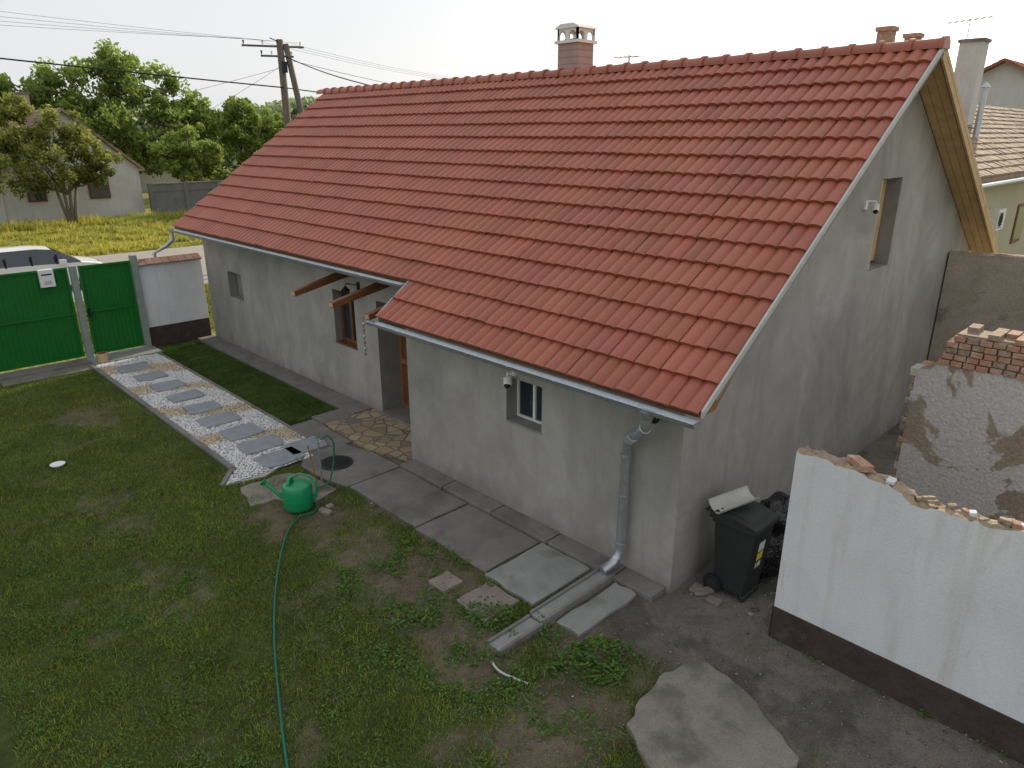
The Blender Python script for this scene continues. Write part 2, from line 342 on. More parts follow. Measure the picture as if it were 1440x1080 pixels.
gt.tube([(5.70,3.86,zc+.03),(5.70,3.86,zc-.06)],[.085,.062],'galv',16)
pts=[(5.70,3.86,zc-.05),(5.70,3.87,zc-.14),(5.72,3.90,zc-.22),(5.80,4.0,zc-.30),(5.92,4.17,zc-.40),(6.00,4.27,zc-.50),(6.05,4.33,zc-.62),(6.05,4.34,zc-.8),(6.05,4.34,.38),(6.03,4.35,.26),(5.95,4.37,.18),(5.80,4.40,.13)]
gt.tube(pts,.058,'galv',16)
for z in (zc-.75,1.05,.42): gt.tube([(6.05,4.34,z-.02),(6.05,4.34,z+.02)],.066,'galv',16)
for k in range(9):
    t=k/8; a=Vector((5.705,3.875,zc-.16)).lerp(Vector((6.0,4.27,zc-.50)),t); d=Vector((.28,.4,-.36)).normalized()*.007
    if k<4 or k>5: gt.tube([a-d,a+d],.067,'galv',16)
gt.tube([(6.34,18.3,2.76),(6.34,18.3,2.58),(6.2,18.38,2.44),(6.0,18.72,2.25),(5.98,18.72,0.1)],.05,'galv',12)
child(gt,H)
wn=B('windows')
def window_x(x,y0,y1,z0,z1,m,fw=.055,mull=True):
    wn.box(x,x+.05,y0,y1,z0,z0+fw,m);wn.box(x,x+.05,y0,y1,z1-fw,z1,m)
    wn.box(x,x+.05,y0,y0+fw,z0+fw,z1-fw,m);wn.box(x,x+.05,y1-fw,y1,z0+fw,z1-fw,m)
    if mull: ym=(y0+y1)/2; wn.box(x-.004,x+.046,ym-fw*.6,ym+fw*.6,z0+fw,z1-fw,m)
    wn.box(x+.025,x+.03,y0+fw,y1-fw,z0+fw,z1-fw,'glass')
window_x(WX+.2,5.75,6.4,1.38,2.0,'whiteframe',.035)
wn.box(WX-.012,WX+.2,5.745,6.405,1.355,1.385,'reveal')
window_x(MX+.15,11.35,12.1,1.15,2.2,'wooddk',.07)
wn.box(MX-.012,MX+.15,11.34,12.11,1.125,1.155,'wooddk')
wn.box(10.72,11.5,GY+.26,GY+.29,3.15,4.42,'dark')
wn.box(10.725,10.82,GY+.02,GY+.10,3.16,4.41,'woodlt'); wn.box(10.82,10.88,GY+.05,GY+.12,3.16,4.41,'brick')
wn.box(10.88,11.48,GY+.2,GY+.23,3.2,4.38,'woodlt')
for k in range(4): wn.box(10.88+k*.15,10.885+k*.15,GY+.195,GY+.202,3.2,4.38,'dark')
child(wn,H)
dr=B('door')
dr.box(MX+.44,MX+.50,9.62,10.62,.02,2.2,'wood')
for (a,b_,c,d) in ((9.72,10.08,.15,.95),(10.16,10.52,.15,.95),(9.72,10.08,1.05,1.6),(10.16,10.52,1.05,1.6)): dr.box(MX+.42,MX+.445,a,b_,c,d,'wooddk')
dr.box(MX+.425,MX+.445,9.72,10.52,1.7,2.1,'glass'); dr.box(MX+.40,MX+.44,9.70,9.73,1.0,1.14,'blackmetal')
dr.box(MX-.06,MX+.5,9.63,10.61,-.02,.10,'concrete')
child(dr,H)
bm=B('canopy_beams')
for yb,xt,zt in ((11.5,5.86,2.40),(10.05,5.75,2.45),(9.22,5.88,2.38)):
    bm.prismY([(xt,zt),(xt+.02,zt-.09),(MX+.02,zt+.13),(MX+.02,zt+.27)],yb-.05,yb+.05,'wooddk')
    bm.box(xt-.003,xt+.015,yb-.05,yb+.05,zt-.07,zt-.005,'woodlt')
child(bm,H)
lan=B('wall_lantern'); lx,ly,lz=6.70,11.15,2.30
lan.box(MX-.02,MX+.0,ly-.04,ly+.04,lz-.02,lz+.16,'blackmetal'); lan.tube([(MX-.01,ly,lz+.1),(lx+.02,ly,lz+.17),(lx,ly,lz+.12)],.01,'blackmetal',6)
lan.cyl(lx,ly,lz+.04,lz+.12,.095,'blackmetal',6,.02); lan.cyl(lx,ly,lz-.16,lz-.14,.06,'blackmetal',6); lan.cyl(lx,ly,lz-.135,lz+.035,.055,'glass',6,.07)
for k in range(6): t=k*math.pi/3; lan.tube([(lx+.055*math.cos(t),ly+.055*math.sin(t),lz-.14),(lx+.078*math.cos(t),ly+.078*math.sin(t),lz+.04)],.006,'blackmetal',5)
child(lan,H)
ch=B('chimney')
ch.box(11.05,11.5,9.55,10.05,5.4,6.62,'chimney')
for k in range(5): ch.box(11.045,11.505,9.545,10.055,6.02+k*.12,6.026+k*.12,'reveal')
ch.box(11.0,11.55,9.5,10.1,6.62,6.67,'whiteframe')
def arch(axis,c,lo,hi):
    n=8; z0=6.67; zt=6.93; mid=(lo+hi)/2; R=.092
    for side in (-1,1):
        cx=mid+side*.125
        poly=[(cx-.125,z0),(cx-R,z0),(cx-R,z0+.07)]+[(cx-R*math.cos(math.pi*k/n),z0+.07+R*math.sin(math.pi*k/n)) for k in range(1,n)]+[(cx+R,z0+.07),(cx+R,z0),(cx+.125,z0),(cx+.125,zt-.06),(cx-.125,zt-.06)]
        (ch.prismX if axis=='x' else ch.prismY)(poly,c-.02,c+.02,'whiteframe')
arch('x',11.05,9.55,10.05); arch('x',11.5,9.55,10.05); arch('y',9.57,11.04,11.52); arch('y',10.03,11.04,11.52)
ch.prismX([(9.5,6.87),(10.1,6.87),(10.05,6.91),(9.95,6.95),(9.65,6.95),(9.55,6.91)],11.0,11.55,'whiteframe')
ch.box(11.12,11.43,9.65,9.95,6.6,6.70,'dark')
child(ch,H)
def seccam(name,pos,wall,par,k=1.0):
    b=B(name,smooth=True); x,y,z=pos
    b.box(*wall,'whiteplastic'); b.cyl(x,y,z-.02*k,z+.06*k,.055*k,'whiteplastic',16); b.sphere((x,y,z-.03*k),.06*k,'whiteplastic'); b.sphere((x-.02*k,y-.015*k,z-.055*k),.045*k,'blackmetal')
    b.tube([(x,y,z+.04*k),(x,y,z+.1*k),((wall[0]+wall[1])/2,(wall[2]+wall[3])/2,z+.1*k)],.018*k,'whiteplastic',8)
    return child(b,par)
seccam('security_camera',(6.03,6.25,2.0),(6.10,6.15,6.2,6.3,2.05,2.17),H,1.0)
seccam('gable_camera',(10.25,3.56,4.08),(10.17,10.25,3.66,3.69,4.05,4.17),H,.8)
b=B('eave_lamp',smooth=True); b.sphere((6.05,4.0,2.12),.06,'blackmetal'); b.tube([(6.05,4.0,2.15),(6.14,4.0,2.2)],.02,'blackmetal'); child(b,H)  # small black lamp under the eave
an=B('roof_antenna'); an.tube([(11.9,9.0,5.2),(11.9,9.0,6.42)],.015,'galv',6); an.tube([(11.9,8.75,6.38),(11.9,9.35,6.40)],.008,'galv',5)
for k in range(6): an.tube([(11.75,8.8+k*.1,6.385),(12.05,8.8+k*.1,6.385)],.005,'galv',4)
child(an,H)
wc=B('wind_chime'); wc.tube([(5.8,9.2,2.36),(5.8,9.2,1.75)],.004,'blackmetal',4)
for k,z in enumerate((2.25,2.15,2.05,1.95,1.85,1.76)): wc.sphere((5.8,9.2,z),.020 if k%2 else .026,'wood' if k%2 else 'galv',8,5)
child(wc,H)
# ------------------------------------------------------------------ ground
g=B('ground'); g.add([(-400,-400,-.03),(600,-400,-.03),(600,900,-.03),(-400,900,-.03)],[(0,1,2,3)],'ground'); g.done()
g=B('road'); g.add([(-300,25.5,-.02),(400,25.5,-.02),(400,35,-.02),(-300,35,-.02)],[(0,1,2,3)],'road'); g.done()
def ell(x,y,cx,cy,rx,ry): return np.clip(1.3-np.sqrt(((x-cx)/rx)**2+((y-cy)/ry)**2),0,1)
def sstep(v,a,b): t=np.clip((v-a)/(b-a),0,1); return t*t*(3-2*t)
def dirt(x,y):
    n=fbm(x,y,1.3)-.5; n2=fbm(x+40,y,3.5)-.5; n3=fbm(x+11,y+7,9,3)-.5
    d=np.zeros_like(x)
    d=np.maximum(d,sstep(x+n*1.6-np.maximum(0,y-4.4)*2.0,4.5,5.0)*(y<11.2))
    d=np.maximum(d,sstep(x+n*.8,4.75,5.1)*(y<10.6))
    d=np.maximum(d,(x>6.1)*(y<10.)*1.0)
    for e in ((4.0,8.3,.9,1.1),(4.1,6.3,.8,1.6),(3.6,3.2,1.0,.7),(3.9,4.6,.7,.7)):
        d=np.maximum(d,sstep(ell(x,y,*e)+n*1.3+n2*.9+n3*.4,.3,.95)*.9)
    for e in ((3.0,14.3,.9,1.2),(3.2,6.8,.8,.8),(2.2,9.5,.7,.7),(3.0,11.2,.7,1.0)):
        d=np.maximum(d,sstep(ell(x,y,*e)*.75+n*1.5+n2*1.1+n3*.6,.45,1.1)*.75)
    d=np.maximum(d,sstep(n+n2*.7+n3*.5,.13,.38)*.6)
    return np.clip(d,0,1)
gx=np.arange(-4,16.6,.06); gy=np.arange(-5,18.45,.06); X,Y=np.meshgrid(gx,gy,indexing='ij')
D=dirt(X,Y); nz=fbm(X,Y,5,4); k=sstep(X,4.7,5.3)*(Y<5)+(X>6.2)*.3; k=np.clip(k,0,1); Z=-.012+.022*nz*(1-.75*k)-.006*D*(1-k)+.006*k
soilc=np.array((.175,.140,.102)); greyc=np.array((.19,.172,.15)); gr=np.array((.065,.088,.027))
k=k[...,None]
sc_=soilc*(1-k)+greyc*k
C=gr*(1-D[...,None])+sc_*D[...,None]; C=C*(.62+.76*fbm(X+9,Y,2.2,5))[...,None]*(1-.3*k*(fbm(X+3,Y+8,1.1,4)>.56)[...,None])
nx,ny=X.shape; idx=np.arange(nx*ny).reshape(nx,ny)
Fq=np.stack([idx[:-1,:-1],idx[1:,:-1],idx[1:,1:],idx[:-1,1:]],-1).reshape(-1,4)
yo=npmesh('lawn_soil',np.stack([X,Y,Z],-1).reshape(-1,3),4,C.reshape(-1,3),'soil',faces=Fq)
yo.data.polygons.foreach_set('use_smooth',[True]*len(Fq))
def blades(name,x,y,z,h,wd,colr,lean=.6,m='scatter'):
    n=len(x); a=rng.random(n)*2*math.pi; la=rng.random(n)*2*math.pi; le=rng.random(n)*lean*h
    dx=np.cos(a)*wd/2; dy=np.sin(a)*wd/2
    V=np.empty((n,3,3)); V[:,0]=np.stack([x-dx,y-dy,z],-1); V[:,1]=np.stack([x+dx,y+dy,z],-1)
    V[:,2]=np.stack([x+np.cos(la)*le,y+np.sin(la)*le,z+h],-1)
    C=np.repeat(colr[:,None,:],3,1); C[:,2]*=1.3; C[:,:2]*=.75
    return npmesh(name,V.reshape(-1,3),3,C.reshape(-1,3),m)
def inslab(x,y):
    r=(x>3.85)&(x<5.4)&(y>9.8)&(y<17.7)
    r|=(x>4.85)&(x<6.2)&(y>3.9)&(y<11.0)
    r|=(x>6.5)&(y>9)
    r|=(x>6.12)&(y<11.3)
    r|=(y>17.75)&(x<5.5)
    return r
n=820000; x=rng.uniform(-1.5,6.6,n); y=rng.uniform(1.5,18.2,n)
cd=(x*.699+y*.715); rt=x*.715-y*.699
d=dirt(x,y); keep=(rng.random(n)>d*1.02)&(~inslab(x,y))&(np.abs(rt)<cd*.80+.5)&(cd>3.6)&(rng.random(n)<np.clip(1.15-cd/30,.5,1))&(rng.random(n)<.25+1.1*fbm(x,y,6,2))
x=x[keep];y=y[keep];n=len(x)
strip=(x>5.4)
f1=fbm(x,y,.9); f2=fbm(x+70,y,4); f3=sstep(fbm(x+33,y+3,.55,3),.35,.65)
c=np.stack([.11+.09*f1*f2*2+.035*f3,.175+.09*f2+.012*f3,.034+.015*f1],-1)*(.55+.75*rng.random(n))[:,None]*(.6+.85*fbm(x+20,y+5,1.6,3))[:,None]
dry=rng.random(n)<.09; c[dry]=np.array((.24,.20,.095))*(.6+.6*rng.random(dry.sum()))[:,None]
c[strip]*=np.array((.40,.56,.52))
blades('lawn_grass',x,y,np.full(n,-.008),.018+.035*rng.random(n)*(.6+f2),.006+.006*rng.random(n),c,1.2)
def weeds(name,cl):
    Vs=[];Cs=[]
    for cx,cy,r,nn,hh,s in cl:
        a=rng.random(nn)*2*math.pi; rr=r*np.sqrt(rng.random(nn))*(.7+.5*rng.random(nn)); x=cx+rr*np.cos(a); y=cy+rr*np.sin(a); z=hh*np.clip(1-(rr/r)**2,0,1)*rng.random(nn)+.01
        t=rng.random(nn)*2*math.pi; L_=s*(.6+.8*rng.random(nn)); W_=L_*.45
        d=np.stack([np.cos(t),np.sin(t),rng.uniform(-.2,.6,nn)],-1); sd_=np.stack([-np.sin(t),np.cos(t),rng.uniform(-.3,.3,nn)],-1)
        p=np.stack([x,y,z],-1)
        V=np.stack([p,p+d*L_[:,None]*.5+sd_*W_[:,None]*.5,p+d*L_[:,None],p+d*L_[:,None]*.5-sd_*W_[:,None]*.5],1)
        c=np.stack([.075+.03*rng.random(nn),.135+.05*rng.random(nn),.035+.01*rng.random(nn)],-1)*(.5+.7*rng.random(nn))[:,None]
        Vs.append(V.reshape(-1,3)); Cs.append(np.repeat(c,4,0))
    npmesh(name,np.concatenate(Vs),4,np.concatenate(Cs),'scatter')
cl=[(4.75,3.6,.26,300,.18,.055),(4.45,3.72,.22,220,.14,.05),(4.95,3.45,.2,120,.12,.045),(4.6,3.35,.2,110,.1,.05),(4.45,4.75,.22,220,.15,.05),(4.3,4.95,.2,150,.12,.045),(3.9,3.2,.2,120,.08,.04),(4.75,4.38,.08,70,.1,.04),(6.0,2.6,.2,40,.06,.025),(5.9,1.9,.3,40,.05,.025)]
for i in range(170):
    cl.append((random.uniform(0,4.4),random.uniform(2.6,9.5),random.uniform(.08,.3),random.randint(30,110),.04,.03))
for i in range(70):
    cl.append((random.uniform(3.2,4.8),random.uniform(3.2,6.8),random.uniform(.08,.22),random.randint(30,90),.05,.04))
for yy in (6.88,8.52,5.44,4.6):
    for i in range(5): cl.append((random.uniform(4.9,5.8),yy,.04,10,.03,.025))
for i in range(26): cl.append((4.88+random.uniform(-.05,.02),random.uniform(5.4,8.5),.07,26,.05,.03))
for i in range(12): cl.append((6.26,random.uniform(-.5,2.5),.05,14,.05,.03))
weeds('weeds',cl)
OC=np.array([(1,0,0),(-1,0,0),(0,1,0),(0,-1,0),(0,0,1),(0,0,-1)],float); OF=np.array([(0,2,4),(2,1,4),(1,3,4),(3,0,4),(2,0,5),(1,2,5),(3,1,5),(0,3,5)])
def pebbles(name,x,y,z,s,c):
    n=len(x); a=rng.random(n)*6.28; sx=s*(.7+.6*rng.random(n)); sy=s*(.6+.5*rng.random(n)); sz=s*(.35+.35*rng.random(n))
    P=OC[None]*np.stack([sx,sy,sz],-1)[:,None]; P=P+rng.normal(0,.12,P.shape)*s[:,None,None]
    ca,sa=np.cos(a)[:,None],np.sin(a)[:,None]; Q=np.stack([P[...,0]*ca-P[...,1]*sa,P[...,0]*sa+P[...,1]*ca,P[...,2]],-1)+np.stack([x,y,z],-1)[:,None]
    F=(OF[None]+(np.arange(n)*6)[:,None,None]).reshape(-1,3)
    return npmesh(name,Q.reshape(-1,3),3,np.repeat(c,6,0),'scatter',faces=F)
# ------------------------------------------------------------------ garden path
GP=empty('garden_path',(4.6,14,0))
b=B('gravel_bed'); b.prism([(3.98,10.3),(5.37,10.3),(5.37,17.7),(3.98,17.7)],-.02,.022,'gravelbed'); b.prism([(3.62,9.88),(4.2,9.75),(5.37,10.29),(3.98,10.29)],-.02,.021,'gravelbed'); child(b,GP)
b=B('path_edging',bevel=.006); b.box(3.90,3.975,10.35,17.7,-.03,.05,'concrete'); b.box(5.375,5.43,10.6,17.7,-.03,.045,'concrete')
b.prism([(3.55,9.9),(3.6,9.86),(3.97,10.3),(3.9,10.35)],-.03,.05,'concrete'); child(b,GP)
st=B('stepping_stones',bevel=.008); sts=[]
for (sx,sy) in ((4.57,16.85),(4.62,15.95),(4.66,15.05),(4.68,14.15),(4.66,13.28),(4.63,12.45),(4.68,11.6),(4.66,10.86),(4.66,10.15),(5.17,10.3)):
    t=math.radians(random.uniform(-5,5)); wx,wy=random.uniform(.30,.34),random.uniform(.25,.30)
    pl=[(a*wx,b_*wy) for a,b_ in ((-1,-.9),(-.3,-1),(.9,-.96),(1,-.2),(.97,.95),(.1,1),(-.93,.97),(-1.02,.1))]
    pl=[(a+random.uniform(-.025,.025),b_+random.uniform(-.025,.025)) for a,b_ in pl]
    pl=[(sx+a*math.cos(t)-b_*math.sin(t),sy+a*math.sin(t)+b_*math.cos(t)) for a,b_ in pl]; st.prism(pl,.0,.062,'slate'); sts.append((sx,sy))
child(st,GP)
n=28000; x=rng.uniform(3.6,5.36,n); y=rng.uniform(9.8,17.68,n)
k=(x>4.0)&(y>10.25)|((y<=10.25)&(y>9.85)&(x<5.1)&(x>3.65+.8*(y-9.9)))
for sx,sy in sts: k&=~((abs(x-sx)<.30)&(abs(y-sy)<.26))
x=x[k];y=y[k];n=len(x)
band=(np.sin(y*3.6+x*2.0+3.2*fbm(x,y,.9))+.7*(rng.random(n)-.5)>.42)&(y>10.6)
c=np.full((n,3),.72)*(.75+.35*rng.random(n))[:,None]
bc=np.array((.56,.47,.35)); c[band]=bc*(.7+.5*rng.random(band.sum()))[:,None]
o=pebbles('pebbles',x,y,np.full(n,.028)+.008*rng.random(n),np.full(n,.017)+.009*rng.random(n),c); o.parent=GP; o.matrix_parent_inverse=Matrix.Translation(GP.location).inverted()
n=4600; x=np.concatenate([rng.uniform(3.4,6.3,2400),rng.uniform(6.3,9.4,1600),rng.uniform(3.5,5,600)]); y=np.concatenate([rng.uniform(.2,4.3,2400),rng.uniform(.5,3.6,1600),rng.uniform(4.5,8.8,600)])
s=.004+.018*rng.random(n)**5; s[2400:4000]*=2.4; k=dirt(x,y)>.5
c=np.array((.20,.18,.16))*(.5+1.0*rng.random(n))[:,None]; rd=rng.random(n)<.06; c[rd]=np.array((.25,.14,.10)); wh=rng.random(n)<.02; c[wh]=np.array((.45,.45,.43))
pebbles('rubble',x[k],y[k],np.zeros(n)[k]+.004,s[k],c[k])
# ------------------------------------------------------------------ paving
PV=empty('concrete_walkway',(5.4,7,0))
def rough(pl,j=.02,sub=4):
    out=[]
    for i,(a,b_) in enumerate(pl):
        c_,d_=pl[(i+1)%len(pl)]
        for k in range(sub):
            t=k/sub; q=j if k else j*.3; out.append((a+(c_-a)*t+random.uniform(-q,q),b_+(d_-b_)*t+random.uniform(-q,q)))
    return out
b=B('slabs',bevel=.008)
R_=lambda x0,x1,y0,y1:[(x0,y0),(x1,y0),(x1,y1),(x0,y1)]
b.prism(rough(R_(4.92,5.84,6.90,8.50),.012),-.03,.040,'concrete')
b.prism(rough(R_(4.90,5.84,5.47,6.86),.012),-.03,.032,'concrete')
b.prism(rough([(4.9,8.54),(5.86,8.54),(5.86,9.3),(5.7,10.0),(4.95,10.0),(4.75,9.6),(4.8,8.9)],.015),-.03,.036,'concrete')
b.prism(rough([(5.45,10.06),(5.85,9.9),(5.9,11.3),(5.45,11.3)],.01),-.03,.03,'concrete')
b.prism(rough(R_(4.85,5.84,4.62,5.42),.02),-.03,.048,'concretelt')
b.prism(rough(R_(4.82,5.84,3.93,4.24),.025),-.03,.035,'concretelt')
b.prism(rough([(3.6,9.0),(3.95,8.95),(4.2,8.45),(4.75,8.6),(4.72,9.3),(4.45,9.62),(3.75,9.65)],.03),-.03,.022,'bigslab')
child(b,PV)
b=B('wall_footing_strip',bevel=.01)
yy=8.55
for k in range(4): b.box(5.87,6.148,yy-1.05,yy-.01,-.03,.075,'concrete'); yy-=1.06
b.box(5.87,6.148,3.75,yy-.01,-.03,.07,'concrete')
yy=18.3
for k in range(7): b.box(6.56,6.977,yy-1.04,yy-.008,-.03,.06,'concrete'); yy-=1.05
b.box(5.92,6.56,10.95,11.4,-.03,.045,'concrete')
child(b,PV)
b=B('flagstones'); b.prism([(5.88,9.35),(6.14,8.62),(6.97,8.62),(6.97,10.93),(5.93,10.93),(5.88,9.9)],-.03,.045,'flag'); child(b,PV)
b=B('pavers',bevel=.01); b.prism(rough(R_(4.28,4.58,5.50,5.80),.01,2),-.03,.045,'paver'); b.prism(rough([(4.25,4.78),(4.8,4.78),(4.8,5.3),(4.3,5.3)],.02,3),-.03,.035,'paver'); child(b,PV)
b=B('manhole_cover',bevel=.004); b.cyl(5.2,9.35,.03,.052,.27,'bin',28); b.cyl(5.2,9.35,.05,.056,.23,'blackmetal',28); b.done()
b=B('drain_channel',bevel=.008)
for x0,x1 in ((4.05,4.66),(4.68,5.9)):
    zo=.0 if x0>4.5 else -.03
    b.box(x0,x1,4.285,4.32,-.03,.10+zo,'concrete'); b.box(x0,x1,4.48,4.515,-.03,.10+zo,'concrete'); b.box(x0,x1,4.32,4.48,-.03,.078+zo,'concretelt')
b.done()
b=B('concrete_slab',bevel=.01); b.prism(rough([(4.2,2.85),(4.9,2.98),(5.42,2.85),(5.32,2.25),(4.95,1.6),(4.4,1.6),(3.9,2.35)],.025,6),-.02,.055,'bigslab'); b.done()
b=B('gate_threshold',bevel=.01); b.box(-2,4.0,17.95,18.35,-.03,.07,'concrete'); b.box(4.0,5.5,17.74,18.5,-.03,.05,'concretelt'); b.box(2.2,4.0,17.5,17.95,-.03,.02,'concrete'); b.done()
# ------------------------------------------------------------------ gate
GA=empty('green_metal_gate',(2.5,18.4,0))
b=B('gate_panels')
def ribbed(x0,x1,z0,z1,y,pitch=.1):
    n=int(round((x1-x0)/pitch)); pts=[]
    for i in range(n):
        a=x0+(x1-x0)*i/n; w_=(x1-x0)/n; pts+=[(a,y),(a+w_*.55,y),(a+w_*.65,y-.014),(a+w_*.9,y-.014)]
    pts.append((x1,y)); 
    vs=[(p[0],p[1],z0) for p in pts]+[(p[0],p[1],z1) for p in pts]; m=len(pts)
    b.add(vs,[(i,i+1,m+i+1,m+i) for i in range(m-1)],'greenpaint')
ribbed(-1.2,3.98,.12,2.16,18.42); ribbed(4.22,5.28,.10,2.14,18.42)
for x0,x1 in ((-1.2,.98),(1.02,3.98),(4.2,5.3)):
    for z in (.10,1.1,2.14): b.box(x0,x1,18.36,18.40,z,z+.045,'greenpaint')
    for xx in (x0,x1-.045): b.box(xx,xx+.045,18.355,18.395,.10,2.185,'greenpaint')
child(b,GA)
b=B('gate_posts',bevel=.008); b.box(4.03,4.16,18.33,18.47,-.03,2.2,'postgrey'); b.box(5.32,5.46,18.32,18.48,-.03,2.3,'postgrey'); b.box(-1.36,-1.22,18.33,18.47,-.03,2.3,'postgrey'); child(b,GA)
b=B('gate_handle'); b.box(4.22,4.27,18.33,18.355,1.0,1.2,'blackmetal'); b.tube([(4.25,18.34,1.12),(4.25,18.28,1.12),(4.36,18.28,1.12)],.01,'blackmetal',6); child(b,GA)
b=B('letter_box',bevel=.008); b.box(3.4,3.68,18.24,18.35,1.82,2.20,'whiteplastic'); b.box(3.44,3.64,18.235,18.24,2.08,2.11,'dark'); b.box(3.47,3.61,18.235,18.24,1.88,1.96,'trim'); child(b,GA)
b=B('garden_wall',bevel=.006); b.box(5.47,6.975,18.42,18.66,.5,2.05,'whitewall'); b.box(5.468,6.976,18.41,18.67,-.03,.5,'plinth')
for k in range(8): b.prismX([(18.33,2.06),(18.54,2.17),(18.75,2.06),(18.75,2.03),(18.54,2.14),(18.33,2.03)],5.46+k*.19,5.46+k*.19+.182,'coping')
b.box(5.47,6.975,18.44,18.64,2.045,2.10,'coping'); b.done()
b=B('wooden_bucket',smooth=True); b.cyl(4.22,17.86,.02,.24,.105,'woodlt',18,.12); b.cyl(4.22,17.86,.235,.243,.10,'wooddk',18); b.tube([(4.22+.116*math.cos(t*.35),17.86+.116*math.sin(t*.35),.17) for t in range(19)],.006,'galv',5); b.done()
# ------------------------------------------------------------------ ruined walls
def wallY(name,x0,x1,prof,m,core=None,z0=-.05,zj=.02,step=.12):
    b=B(name); ys=[]
    P=sorted(prof); y=P[0][0]
    while y<P[-1][0]: ys.append(y); y+=step*random.uniform(.5,1.4)
    if P[-1][0]-ys[-1]<.02: ys[-1]=P[-1][0]
    else: ys.append(P[-1][0])
    def zt(y):
        for (a,za),(c,zc_) in zip(P[:-1],P[1:]):
            if a<=y<=c: return za+(zc_-za)*(y-a)/(c-a+1e-9)
        return P[-1][1]
    nx=5; top=[[zt(y)+random.uniform(-zj,zj) for j in range(nx)] for y in ys]
    xs=[x0+(x1-x0)*j/(nx-1) for j in range(nx)]
    for i in range(len(ys)-1):
        a,c=ys[i],ys[i+1]
        b.add([(x0,a,z0),(x0,c,z0),(x0,c,top[i+1][0]),(x0,a,top[i][0])],[(3,2,1,0)],m)
        b.add([(x1,a,z0),(x1,c,z0),(x1,c,top[i+1][-1]),(x1,a,top[i][-1])],[(0,1,2,3)],m)
        for j in range(nx-1): b.add([(xs[j],a,top[i][j]),(xs[j+1],a,top[i][j+1]),(xs[j+1],c,top[i+1][j+1]),(xs[j],c,top[i+1][j])],[(0,1,2,3)],core or m)
    for i,y in ((0,ys[0]),(len(ys)-1,ys[-1])): b.add([(x0,y,z0)]+[(xs[j],y,top[i][j]) for j in range(nx)]+[(x1,y,z0)],[tuple(range(nx+2))],core or m)
    return b
def brickat(b,x,y,z,rz=0,tilt=0,m='brick',s=(.125,.06,.033)):
    mt=Matrix.Translation((x,y,z))@Matrix.Rotation(rz,4,'Z')@Matrix.Rotation(tilt,4,'X'); b.box(-s[0],s[0],-s[1],s[1],-s[2],s[2],m,mt)
WW=empty('white_boundary_wall',(6.4,0,0))
b=wallY('wall_body',6.3,6.48,[(2.54,2.14),(2.3,2.13),(2.05,2.12),(1.75,2.09),(1.62,2.06),(1.48,1.98),(1.2,1.99),(.95,2.0),(.6,2.05),(-.5,2.08),(-5,2.1)],'whitewall','adobecore',zj=.02,step=.05); child(b,WW)
b=B('wall_plinth'); b.box(6.28,6.3,-5,2.535,-.05,.37,'plinth'); b.box(6.28,6.48,2.541,2.55,-.05,.37,'plinth'); child(b,WW)
b=B('broken_bricks',bevel=.006)
brickat(b,6.42,2.0,2.15,.9,.1); 
for k in range(52): 
    yy=random.uniform(-.5,1.75) if k<42 else random.uniform(1.9,2.5)
    zz=2.09 if yy>1.62 else 2.015 if yy>1.4 else 2.005 if yy>.9 else 2.04
    brickat(b,6.40+random.uniform(-.04,.05),yy,zz+random.uniform(-.015,.01),random.uniform(0,3),random.uniform(-.2,.2),random.choice(['adobecore','brick','adobecore','adobecore','whitewall']),(random.uniform(.02,.06),random.uniform(.02,.05),random.uniform(.01,.025)))
child(b,WW)
RW=empty('ruined_brick_wall',(9.7,0,0))
b=wallY('adobe_body',9.5,9.95,[(2.50,2.24),(2.34,2.27),(2.28,2.36),(1.3,2.38),(.6,2.38),(-1,2.38),(-6,2.3)],'adobe','adobecore',zj=.015,step=.08); child(b,RW)
b=B('brick_courses',bevel=.006)
for c_ in range(6):
    y=2.28-c_*random.uniform(.01,.04)
    while y>-3:
        for xx in (9.6,9.85):
            if random.random()<(.99 if c_<5 else .6): brickat(b,xx+random.uniform(-.012,.02),y-.06,2.40+c_*.076+random.uniform(-.003,.003),random.uniform(-.05,.05),0,'brick' if random.random()<.8 else 'adobecore')
        y-=.135
b.box(9.53,9.93,-3,2.15,2.3,2.76,'adobecore')
child(b,RW)
b=B('ragged_edge',bevel=.01)
zz=0.04
while zz<2.2:
    h=random.uniform(.035,.06)
    for xx in (9.62,9.84): brickat(b,xx+random.uniform(-.01,.02),2.47+random.uniform(-.02,.05),zz+h,random.uniform(-.06,.06),0,random.choice(['adobecore','adobecore','adobe','brick']),(.115,.06,h*.95))
    zz+=2*h
child(b,RW)
b=wallY('tan_boundary_wall',14.5,14.8,[(3.66,3.0),(3.2,3.02),(1,3.06),(-6,3.1)],'tanwall','adobecore',zj=.03,step=.2); b.done()
# ------------------------------------------------------------------ wheelie bin
BN=empty('wheelie_bin',(6.78,3.2,0))
b=B('body',bevel=.012,smooth=True)
cx,cy=6.78,3.22
def frus(b,x0,x1,y0,y1,z0,X0,X1,Y0,Y1,z1,m):
    vs=[(x0,y0,z0),(x1,y0,z0),(x1,y1,z0),(x0,y1,z0),(X0,Y0,z1),(X1,Y0,z1),(X1,Y1,z1),(X0,Y1,z1)]
    b.add(vs,[(3,2,1,0),(4,5,6,7),(0,1,5,4),(1,2,6,5),(2,3,7,6),(3,0,4,7)],m)
frus(b,cx-.19,cx+.19,cy-.19,cy+.17,.06,cx-.235,cx+.235,cy-.27,cy+.22,.92,'bin')
b.box(cx-.255,cx+.255,cy-.29,cy+.24,.90,.945,'bin'); frus(b,cx-.195,cx+.195,cy-.205,cy-.17,.0,cx-.195,cx+.195,cy-.205,cy-.15,.07,'bin'); child(b,BN)
b=B('lid',bevel=.012,smooth=True)
